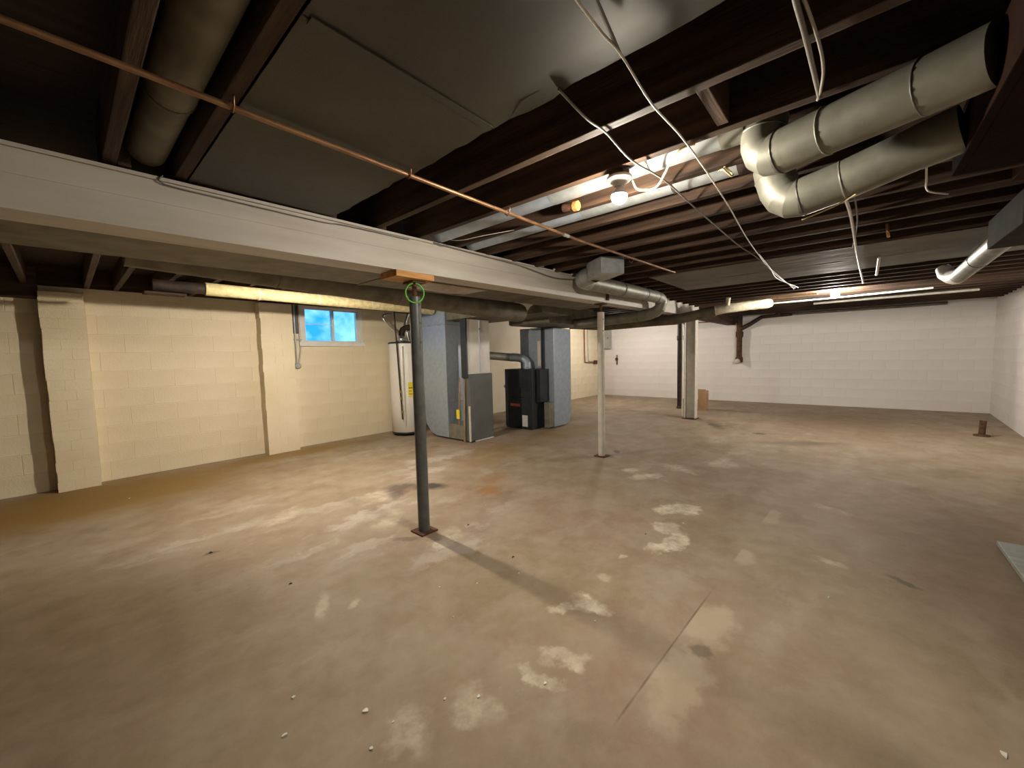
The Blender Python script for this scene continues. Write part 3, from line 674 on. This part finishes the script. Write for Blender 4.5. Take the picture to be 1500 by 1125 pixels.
twin(Lw, (2.160, .200, 1.955), (2.14, .06, 1.977), (2.085, -.15, 2.015), (2.055, -.25, 2.03), (2.178, .300, 2.075), RU)
HB = thing('dark_fill_box', (1.9, -.45, 1.955), 'added near-black box filling the dark area at the ends of the twin ducts', 'box')  # made-up box, painted near-black for the unlit area
box('front_board', 1.30, 2.30, -.28, -.255, 1.945, 2.126, 'dark_fill', HB, .003); box('end_board', 2.275, 2.30, -.75, -.28, 1.945, 2.126, 'dark_fill', HB, .003); box('end_board', 1.30, 1.325, -.75, -.28, 1.945, 2.126, 'dark_fill', HB, .003); box('bottom_board', 1.325, 2.275, -.75, -.28, 1.945, 1.96, 'dark_fill', HB, .002)
# ducts running up in the joist bays from the twin ducts to the beam
for x, label in ((1.872, 'galvanized round pipe in the joist bay right beside the near bulb'), (2.197, 'galvanized round pipe in the second joist bay past the near bulb')):
    b_ = thing('bay_duct', (x, 1.4, 2.15), label, 'duct', 'pipes in the joist bays')
    tube('duct_section', [(x, .42, 2.215), (x, 1.30, 2.21)], .072, 'zinc_bright', b_, 18); tube('duct_section', [(x, 1.29, 2.21), (x, 2.32, 2.205)], .070, 'zinc', b_, 18)
    tube('collar', [(x, .36, 2.215), (x, .45, 2.215)], .076, 'dark_iron' if x > 2 else 'zinc_dull', b_, 18); ring('strap', (x, .75, 2.212), (0, 1, 0), .072, 'seam_dark', b_, .006, .004)
ld = thing('bay_duct', (.305, .6, 2.15), 'dull round duct in the dark joist bay at upper left', 'duct', 'pipes in the joist bays')
tube('duct_section', [(.302, 2.31, 2.215), (.302, 1.75, 2.21)], .066, 'zinc_dusty', ld, 20); tube('duct_section', [(.302, 1.752, 2.21), (.300, -.9, 2.20)], .070, 'zinc_dusty', ld, 20)
ring('seam_ring', (.302, 1.75, 2.21), (0, 1, 0), .071, 'seam_dark', ld, .006, .003)
pan = box('bay_panning', 1.735, 1.745, .45, 2.3, ZJ+.02, ZJ+.18, 'zinc_bright', None, .001); tag(pan, 'strip of galvanized panning on the joist beside the bulb', 'panel')
sb = thing('pipe_stub', (1.95, 1.20, 2.10), 'short rusty capped pipe stub poking below the joists', 'pipe')
tube('stub', [(1.93, 1.27, 2.125), (1.925, 1.19, 2.115)], .022, 'rust', sb, 16); tube('cap', [(1.926, 1.20, 2.116), (1.924, 1.175, 2.113)], .027, 'shim_wood', sb, 8, False)

# ---- trunk and branch at the far right
FT = thing('trunk_duct', (3.6, -.95, 1.95), 'dark grey box duct at the upper right edge with a round branch', 'duct')
box('duct_box', 3.2, 3.92, -1.25, -.605, 1.90, 2.075, 'duct_dark', FT, .005)
tube('branch_pipe', [(3.92, -.70, 1.985), (5.9, -.745, 1.985)], .066, 'zinc_dull', FT, 20)
tube('taped_elbow', arc((5.9, -.745, 1.985), (6.2, -.69, 2.05), (6.15, -.745, 1.985), 4)+[(6.25, -.67, 2.12)], [.068, .072, .074, .072, .07, .06], 'tape_white', FT, 16, True, wob=.04)
ring('seam_ring', (4.9, -.722, 1.985), (1, 0, 0), .066, 'seam_dark', FT)

# ================================================================ LAMPS
def lamp(name, x, y, ztop, watts, label, rb=.036, col=(1, .89, .73), collar=True):
    t = thing(name, (x, y, ztop), label, 'lamp', 'bare bulb lamp holders')
    lathe('junction_box', (x, y, ztop), [(.048, 0), (.048, -.022)], 'joist_wood', t, seg=8, smooth=False)
    lathe('lamp_holder', (x, y, ztop-.022), [(.056, 0), (.058, -.008), (.05, -.018), (.03, -.026), (.024, -.04)], 'porcelain', t, seg=28)
    zc = ztop-.062-rb
    zb = ztop-.058; top = 5 if collar else 60            # opaque collar added to cut upward light, glowing dome below
    pt = lambda a: (rb*math.cos(math.radians(a)), -.022-rb*.72+rb*math.sin(math.radians(a)))
    if collar: lathe('bulb_collar', (x, y, zb), [(.015, 0), (.017, -.008)]+[pt(a) for a in (60, 45, 30, 18, 5)], 'porcelain', t, seg=20)
    prof = ([] if collar else [(.015, 0), (.017, -.008)])+[pt(top-(top+90)*i/12) for i in range(13)]
    area = 4*math.pi*rb*rb; m = emit('bulb_'+name+str(watts), col, watts/(math.pi*area))
    lathe('bulb', (x, y, zb), prof, 'bulb_'+name+str(watts), t, seg=20)
    return t
LC = (1, .87, .69)
nl = lamp('bare_bulb', 1.745, .845, 2.128, BULB_NEAR, 'lit bare bulb in white porcelain holder on the near joist')
fl2 = lamp('bare_bulb', 7.38, .255, 2.182, BULB_FAR, 'lit bare bulb in front of the back wall', rb=.05, col=(1, .92, .81), collar=False)
lamp('bare_bulb', 1.755, 4.0, 2.128, BULB_WALL, 'lit bare bulb hidden behind the beam facing the cream block wall', col=LC)
box('mount_strap', 7.257, 7.538, .225, .285, 2.182, 2.20, 'joist_wood_lengthwise', fl2, .002)
hl = lamp('bare_bulb', 9.2, 4.5, 2.128, BULB_HID, 'lit bare bulb hidden behind the ducts in the far left corner', col=(1, .90, .79), collar=False)

# ================================================================ PIPES AND WIRES
cp = thing('copper_pipe', (1.6, 1.505, 2.10), 'long thin copper pipe hung under joists parallel to the beam', 'pipe')
tube('pipe', [(-2.5, 1.515, 2.103), (.6, 1.505, 2.102), (2.5, 1.50, 2.103), (4.13, 1.405, 2.100)], .0095, 'copper_old', cp, 12)
tube('coupling', [(2.27, 1.501, 2.102), (2.33, 1.501, 2.102)], .012, 'conduit', cp, 12)
for x in (.41, 1.06, 1.71, 3.335): tube('hanger_strap', [(x, 1.505-.02, 2.13), (x, 1.505-.017, 2.10), (x, 1.505, 2.087), (x, 1.505+.017, 2.10), (x, 1.505+.02, 2.13)], .003, 'copper_old', cp, 6)
def cable(name, pts, r, m, label, n=5, cat='cable', group=None):
    o = tube(name, spline(pts, n), r*(.7 if cat == 'cable' else .85), m, None, 8); return tag(o, label, cat, group)
cable('electric_cable', [(.80, .508, 2.113), (.95, .508, 2.108), (1.048, .50, 2.10), (1.287, .511, 2.085), (1.598, .522, 2.11), (1.953, .531, 2.105), (2.507, .559, 2.10), (3.548, .635, 2.11), (5.045, .683, 2.105), (6.50, .64, 2.11)], .005, 'cable_white', 'long pale cable running under joists right of the near bulb')
cable('electric_cable', [(.78, .46, 2.113), (.974, .492, 2.108), (1.055, .505, 2.103)], .0075, 'cable_grey', 'short dark cable crossing the grey ceiling sheet')
cable('electric_cable', [(1.071, .719, 2.12), (1.238, .716, 2.10), (1.391, .725, 2.118), (1.622, .727, 2.098), (1.953, .712, 2.115), (2.519, .704, 2.10), (3.545, .718, 2.118), (4.019, .676, 2.10), (5.283, .676, 2.115), (6.519, .655, 2.10)], .006, 'cable_grey', 'grey cable running under the joists past the near bulb')
cable('electric_cable', [(3.9, .64, 2.10), (4.6, .66, 2.095), (5.4, .70, 2.10), (6.2, .60, 2.09), (6.6, .62, 2.12)], .006, 'cable_white', 'pale loose cable twisted round others near the far bulb')
cable('electric_cable', [(1.80, .845-.04, 2.098), (1.85, .80, 2.07), (1.876, .728, 2.065), (1.80, .655, 2.085), (1.72, .60, 2.095), (1.69, .551, 2.11), (1.71, .506, 2.12)], .0065, 'cable_yellow', 'cream cable looping out of the near bulb holder', 7)
cable('electric_cable', [(2.05, .50, 2.125), (2.0, .47, 2.105), (2.06, .45, 2.09), (2.10, .46, 2.12), (2.03, .475, 2.13)], .006, 'cable_yellow', 'small cream cable coil by the twin ducts', 7)
cable('conduit', [(1.05, .135, 2.115), (1.182, .131, 2.11), (1.336, .124, 2.11), (1.593, .116, 2.11), (1.68, .115, 2.115)], .008, 'cable_grey', 'grey conduit at top edge running to the twin ducts', cat='conduit')
cable('electric_cable', [(1.2, .118, 2.12), (1.35, .10, 2.105), (1.49, .095, 2.10), (1.62, .108, 2.105), (1.71, .122, 2.122)], .006, 'cable_dim', 'short white cable bowing beside the grey conduit')
cable('conduit', [(2.62, .085, 2.118), (2.787, .075, 2.11), (3.327, .049, 2.11), (4.71, .019, 2.105), (6.72, -.04, 2.11)], .010, 'cable_white', 'white conduit running from twin ducts towards the far bulb', cat='conduit')
cable('electric_cable', [(2.75, .04, 2.12), (3.4, .02, 2.105), (4.3, .05, 2.11)], .006, 'cable_grey', 'grey cable beside the white conduit')
cable('copper_stub', [(3.70, -.13, 2.12), (3.66, -.132, 2.06), (3.72, -.14, 2.04)], .010, 'copper', 'short bent copper stub below the joists', cat='pipe')
cable('white_pipe', [(4.95, -.13, 2.11), (5.4, -.135, 2.09), (5.9, -.14, 2.085)], .014, 'cable_white', 'short white pipe beyond the copper stub', cat='pipe')
cable('hook_wire', [(2.615, -.212, 2.128), (2.75, -.225, 2.09), (2.954, -.25, 2.085), (3.15, -.34, 2.10)], .005, 'cable_white', 'bent hook of wire under the joists beside lower duct', cat='wire')
cable('strap_wire', [(2.21, .20, 1.873), (2.16, .09, 1.888), (2.11, .02, 1.905)], .004, 'cable_yellow', 'thin hanger wire under the lower round duct', cat='wire')
cable('electric_cable', [(.345, 2.297, 2.118), (.349, 2.297, 2.083), (.57, 2.299, 2.080), (1.018, 2.299, 2.080), (1.16, 2.297, 2.092), (1.6, 2.297, 2.098)], .0045, 'cable_grey', 'thin dark wire stapled along top of the white beam at left')
cable('electric_cable', [(1.808, 2.297, 2.118), (2.3, 2.297, 2.112), (2.754, 2.297, 2.105), (3.0, 2.29, 2.085), (3.3, 2.285, 2.065), (3.659, 2.287, 2.095), (4.0, 2.295, 2.125)], .007, 'cable_grey', 'grey cable sagging on the white beam near the ceiling boot')
cable('hanging_wire', [(1.83, 2.2, 2.128), (1.84, 2.05, 2.09), (1.90, 1.9, 2.10), (2.02, 1.72, 2.125)], .0022, 'cable_white', 'thin loose white wire curling under the bay pipes', cat='wire')
for x0, lb in ((3.02, 'small white rag on top of the beam'), (3.30, 'pale crumpled scrap on top of the beam'), (3.62, 'grey scrap on top of beam next to the boot')):
    sc = tube('paper_scrap', [(x0, 2.305, 2.150), (x0+.05, 2.30, 2.163), (x0+.12, 2.31, 2.158)], [.010, .02, .008], 'tape_white', None, 8, True, wob=.3); tag(sc, lb, 'scrap')
# window conduit drop
wc = thing('conduit_drop', (2.30, 6.13, 1.18), 'grey electrical conduit drop ending in a round box left of the window', 'conduit')
tube('conduit', [(2.285, 6.225, 2.12), (2.285, 6.225, 1.27)], .011, 'conduit', wc, 10); tube('conduit', [(2.355, 6.235, 2.12), (2.35, 6.235, 1.45), (2.315, 6.225, 1.27)], .011, 'conduit', wc, 10)
lathe('round_box', (2.30, 6.262, 1.225), [(.045, 0), (.045, -.04), (.035, -.048)], 'conduit', wc, (0, 1, 0), 18); box('strap', 2.265, 2.375, 6.22, 6.25, 1.60, 1.62, 'conduit', wc, .002)
box('backing_board', 2.225, 2.40, 6.25, 6.266, 1.70, 2.12, 'cabinet_grey', wc, .002)

# ---- back wall fittings
def xb(y): return 11.22+(6.09-y)*(.23/8.02)
ep = thing('breaker_box', (11.1, 5.75, 1.46), 'grey metal electric panel box in the far left corner', 'panel box')
box('box', xb(5.9)-.13, xb(5.9)-.012, 5.70, 6.03, 1.45, 2.12, 'panel_grey', ep, .006); dr_ = box('door', xb(5.9)-.142, xb(5.9)-.13, 5.73, 6.0, 1.50, 2.08, 'panel_grey', ep, .004); box('latch', xb(5.9)-.15, xb(5.9)-.142, 5.75, 5.78, 1.75, 1.80, 'seam_dark', dr_, .002)
for x0, lb in ((10.22, 'left one of two thin conduits on the wall by electric panel'), (10.42, 'right one of two thin conduits on the wall by electric panel')):
    y0 = yl(x0)-.035
    cable('conduit', [(x0, y0, 2.12), (x0, y0, 1.6), (x0+.02, y0, 1.15), (x0+.07, y0, 1.05 if x0 < 10.3 else 1.09), (x0+.5 if x0 < 10.3 else x0+.3, y0, 1.03 if x0 < 10.3 else 1.08)], .020, 'copper_old' if x0 < 10.3 else 'post_white', lb, cat='conduit')
sw = box('switch_box', 10.75, 10.9, yl(10.8)-.075, yl(10.8)-.008, .98, 1.10, 'rust', None, .004); tag(sw, 'small rusty junction box where the corner conduits end', 'box')
wv = thing('wall_valve', (xb(5.5)-.06, 5.52, 1.1), 'small dark valve on the back wall below electric panel', 'valve')
tube('pipe', [(xb(5.5)-.03, 5.52, .95), (xb(5.5)-.03, 5.52, 1.25)], .016, 'dark_iron', wv, 10); lathe('wheel', (xb(5.5)-.05, 5.52, 1.12), [(.045, 0), (.05, -.01), (.045, -.02)], 'rust', wv, (1, 0, 0), 14)
ci = thing('cast_iron_drain', (11.15, 2.22, .98), 'rusty cast iron drain pipe dropping down the back wall with side branch', 'pipe')
X0 = xb(2.22)-.10
tube('pipe', [(X0, 2.22, 2.28), (X0, 2.22, 1.0)], .062, 'rust', ci, 18); tube('hub', [(X0, 2.22, 1.62), (X0, 2.22, 1.64), (X0, 2.22, 1.76), (X0, 2.22, 1.78)], [.06, .085, .085, .06], 'rust', ci, 18)
tube('hub', [(X0, 2.22, 1.0), (X0, 2.22, 1.02), (X0, 2.22, 1.12), (X0, 2.22, 1.14)], [.075, .082, .082, .06], 'rust', ci, 18)
tube('branch', [(X0, 2.22, 1.82), (X0, 2.02, 1.92), (X0, 1.75, 2.09), (X0, 1.55, 2.10), (X0, 1.15, 2.11)], [.055, .05, .042, .04, .035], 'dark_iron', ci, 14, False)
tube('branch_nut', [(X0, 1.42, 2.08), (X0, 1.42, 2.2)], .06, 'rust', ci, 10, False)
lathe('cleanout_plug', (X0-.06, 2.24, 1.03), [(.0, .0), (.05, -.005), (.062, -.03), (.045, -.055), (.01, -.065)], 'post_white', ci, (1, 0, 0), 16)
dh = thing('dark_plate', (10.9, 2.6, 2.0), 'dark iron bracket plate above the cast iron drain', 'bracket')
prism('plate', [(2.15, 2.25), (2.75, 2.25), (2.75, 2.16), (2.35, 1.98), (2.15, 1.98)], 'x', X0-.06, X0-.045, 'dark_iron', dh)
for (ya, yb_, z, r, m, lb) in ((3.0, 5.3, 2.16, .022, 'dark_iron', 'dark horizontal pipe along top of the back wall'), (2.5, 5.0, 2.06, .014, 'copper_old', 'thin copper pipe just below the dark pipe on the back wall'), (-1.3, 1.4, 2.12, .03, 'zinc_dusty', 'dusty pipe along back wall top behind far bulb')):
    tag(tube('wall_pipe', [(xb(ya)-.06, ya, z), (xb(yb_)-.06, yb_, z)], r, m, None, 12), lb, 'pipe')
cable('white_pipe', [(8.05, 1.15, 2.085), (7.95, .2, 2.08), (7.75, -.75, 2.075)], .016, 'cable_white', 'straight white pipe under the joists behind the far bulb', cat='pipe')
cable('white_pipe', [(7.35, 1.0, 2.10), (7.30, .45, 2.10)], .014, 'cable_yellow', 'thin yellowish pipe between wrapped duct and far bulb', cat='pipe')
cable('white_pipe', [(8.9, .6, 2.10), (8.7, -1.3, 2.09)], .022, 'post_white', 'thick white pipe under the joists near the back right corner', cat='pipe')
st = thing('floor_stub', (8.56, -1.38, 0), 'short rusty pipe stub sticking out of the floor near the right wall', 'pipe')
tube('stub', [(8.56, -1.38, 0), (8.58, -1.39, .22)], .035, 'rust', st, 14); tube('flange', [(8.56, -1.38, 0), (8.56, -1.38, .02), (8.56, -1.38, .03)], [.085, .08, .04], 'rust', st, 14)

# ---- low board at the right edge
bd = thing('floor_board', (3.1, -.95, 0), 'grey green board lying on the floor at the right edge', 'board')
box('board', 2.2, 3.88, -1.22, -.715, .012, .04, 'board_green_grey', bd, .004); box('batten', 2.3, 2.38, -1.2, -.73, 0, .012, 'stick_wood', bd, .001); box('batten', 3.7, 3.78, -1.2, -.73, 0, .012, 'stick_wood', bd, .001)

# ---- flakes and bits scattered on the floor
chips = [(.65, 1.33, 2.2), (.59, 1.18, 1.3), (.42, 1.46, 1.5), (1.32, 1.74, 1), (.96, 1.05, 1.2), (.87, 1.14, 1), (1.17, .89, 1.4), (2.55, .07, 1.3), (1.62, .92, .8), (1.71, 1.48, 1), (.69, 1.21, .8), (1.88, -.39, 2), (.34, 5.29, 1.4), (1.2, 1.48, .8), (1.48, 1.6, 1), (.50, 1.60, 1.0), (3.02, .95, 1.4), (2.35, 2.4, 1)]
FLK = ['largest white paint flake on the open floor, lower middle', 'white flake lowest in the picture, just below the largest flake', 'pale flake left of the largest flake', 'tiny white speck on the floor below the grey post base', 'white flake at left edge of the lowest pale stain', 'tiny flake above and left of the lowest pale stain', 'white flake just under the pale stain in the middle of the foreground', 'lone white speck on the right half of the floor', 'tiny speck on the edge of the pale stain nearest the near bulb shadow', 'tiny white speck beside the shadow of the grey post', 'small flake up and right of the largest flake', 'white flake in the bottom right corner of the floor', 'tiny white flake near the foot of the left pilaster', 'tiny speck halfway between grey post and the largest flake', 'tiny speck below the shadow of the grey post', 'pale speck up and left of the largest flake', 'white speck beside the long white lime stain', 'tiny speck between the grey post and the orange stain']
CRB = ['dark crumb just right of the grey post base', 'dark crumb below the orange stain beside the post shadow', 'dark crumb left of and below the grey post', 'largest dark crumb on the left part of the floor', 'tiny dark crumb at edge of the round white stain']
for i, (x, y, s) in enumerate(chips):
    n = 6; V = []; r = .0075*s
    for k in range(n):
        a = 2*math.pi*k/n+random.uniform(-.3, .3); q = r*random.uniform(.6, 1.15); V.append((x+q*math.cos(a), y+q*.7*math.sin(a), .001))
    V += [(v[0]*.9+x*.1, v[1]*.9+y*.1, .004+random.uniform(0, .002)) for v in V]
    F = [tuple(range(n-1, -1, -1)), tuple(range(n, 2*n))]+[(k, (k+1) % n, n+(k+1) % n, n+k) for k in range(n)]
    o = link('paint_flake', meshof('flake', V, F), 'chip_white'); tag(o, FLK[i], 'flake', 'white flakes on the floor')
for i, (x, y, s) in enumerate([(1.98, 2.22, 1.2), (1.83, 1.63, 1.4), (.79, 2.45, 1.2), (.58, 3.29, 1.6), (2.67, 1.1, .7)]):
    o = tube('dirt_crumb', [(x-.007*s, y, .002), (x, y+.003, .0035*s), (x+.007*s, y-.002, .002)], [.002, .0035*s, .002], 'chip_dark', None, 6, True, wob=.2)
    tag(o, CRB[i], 'crumb', 'dark crumbs on the floor')
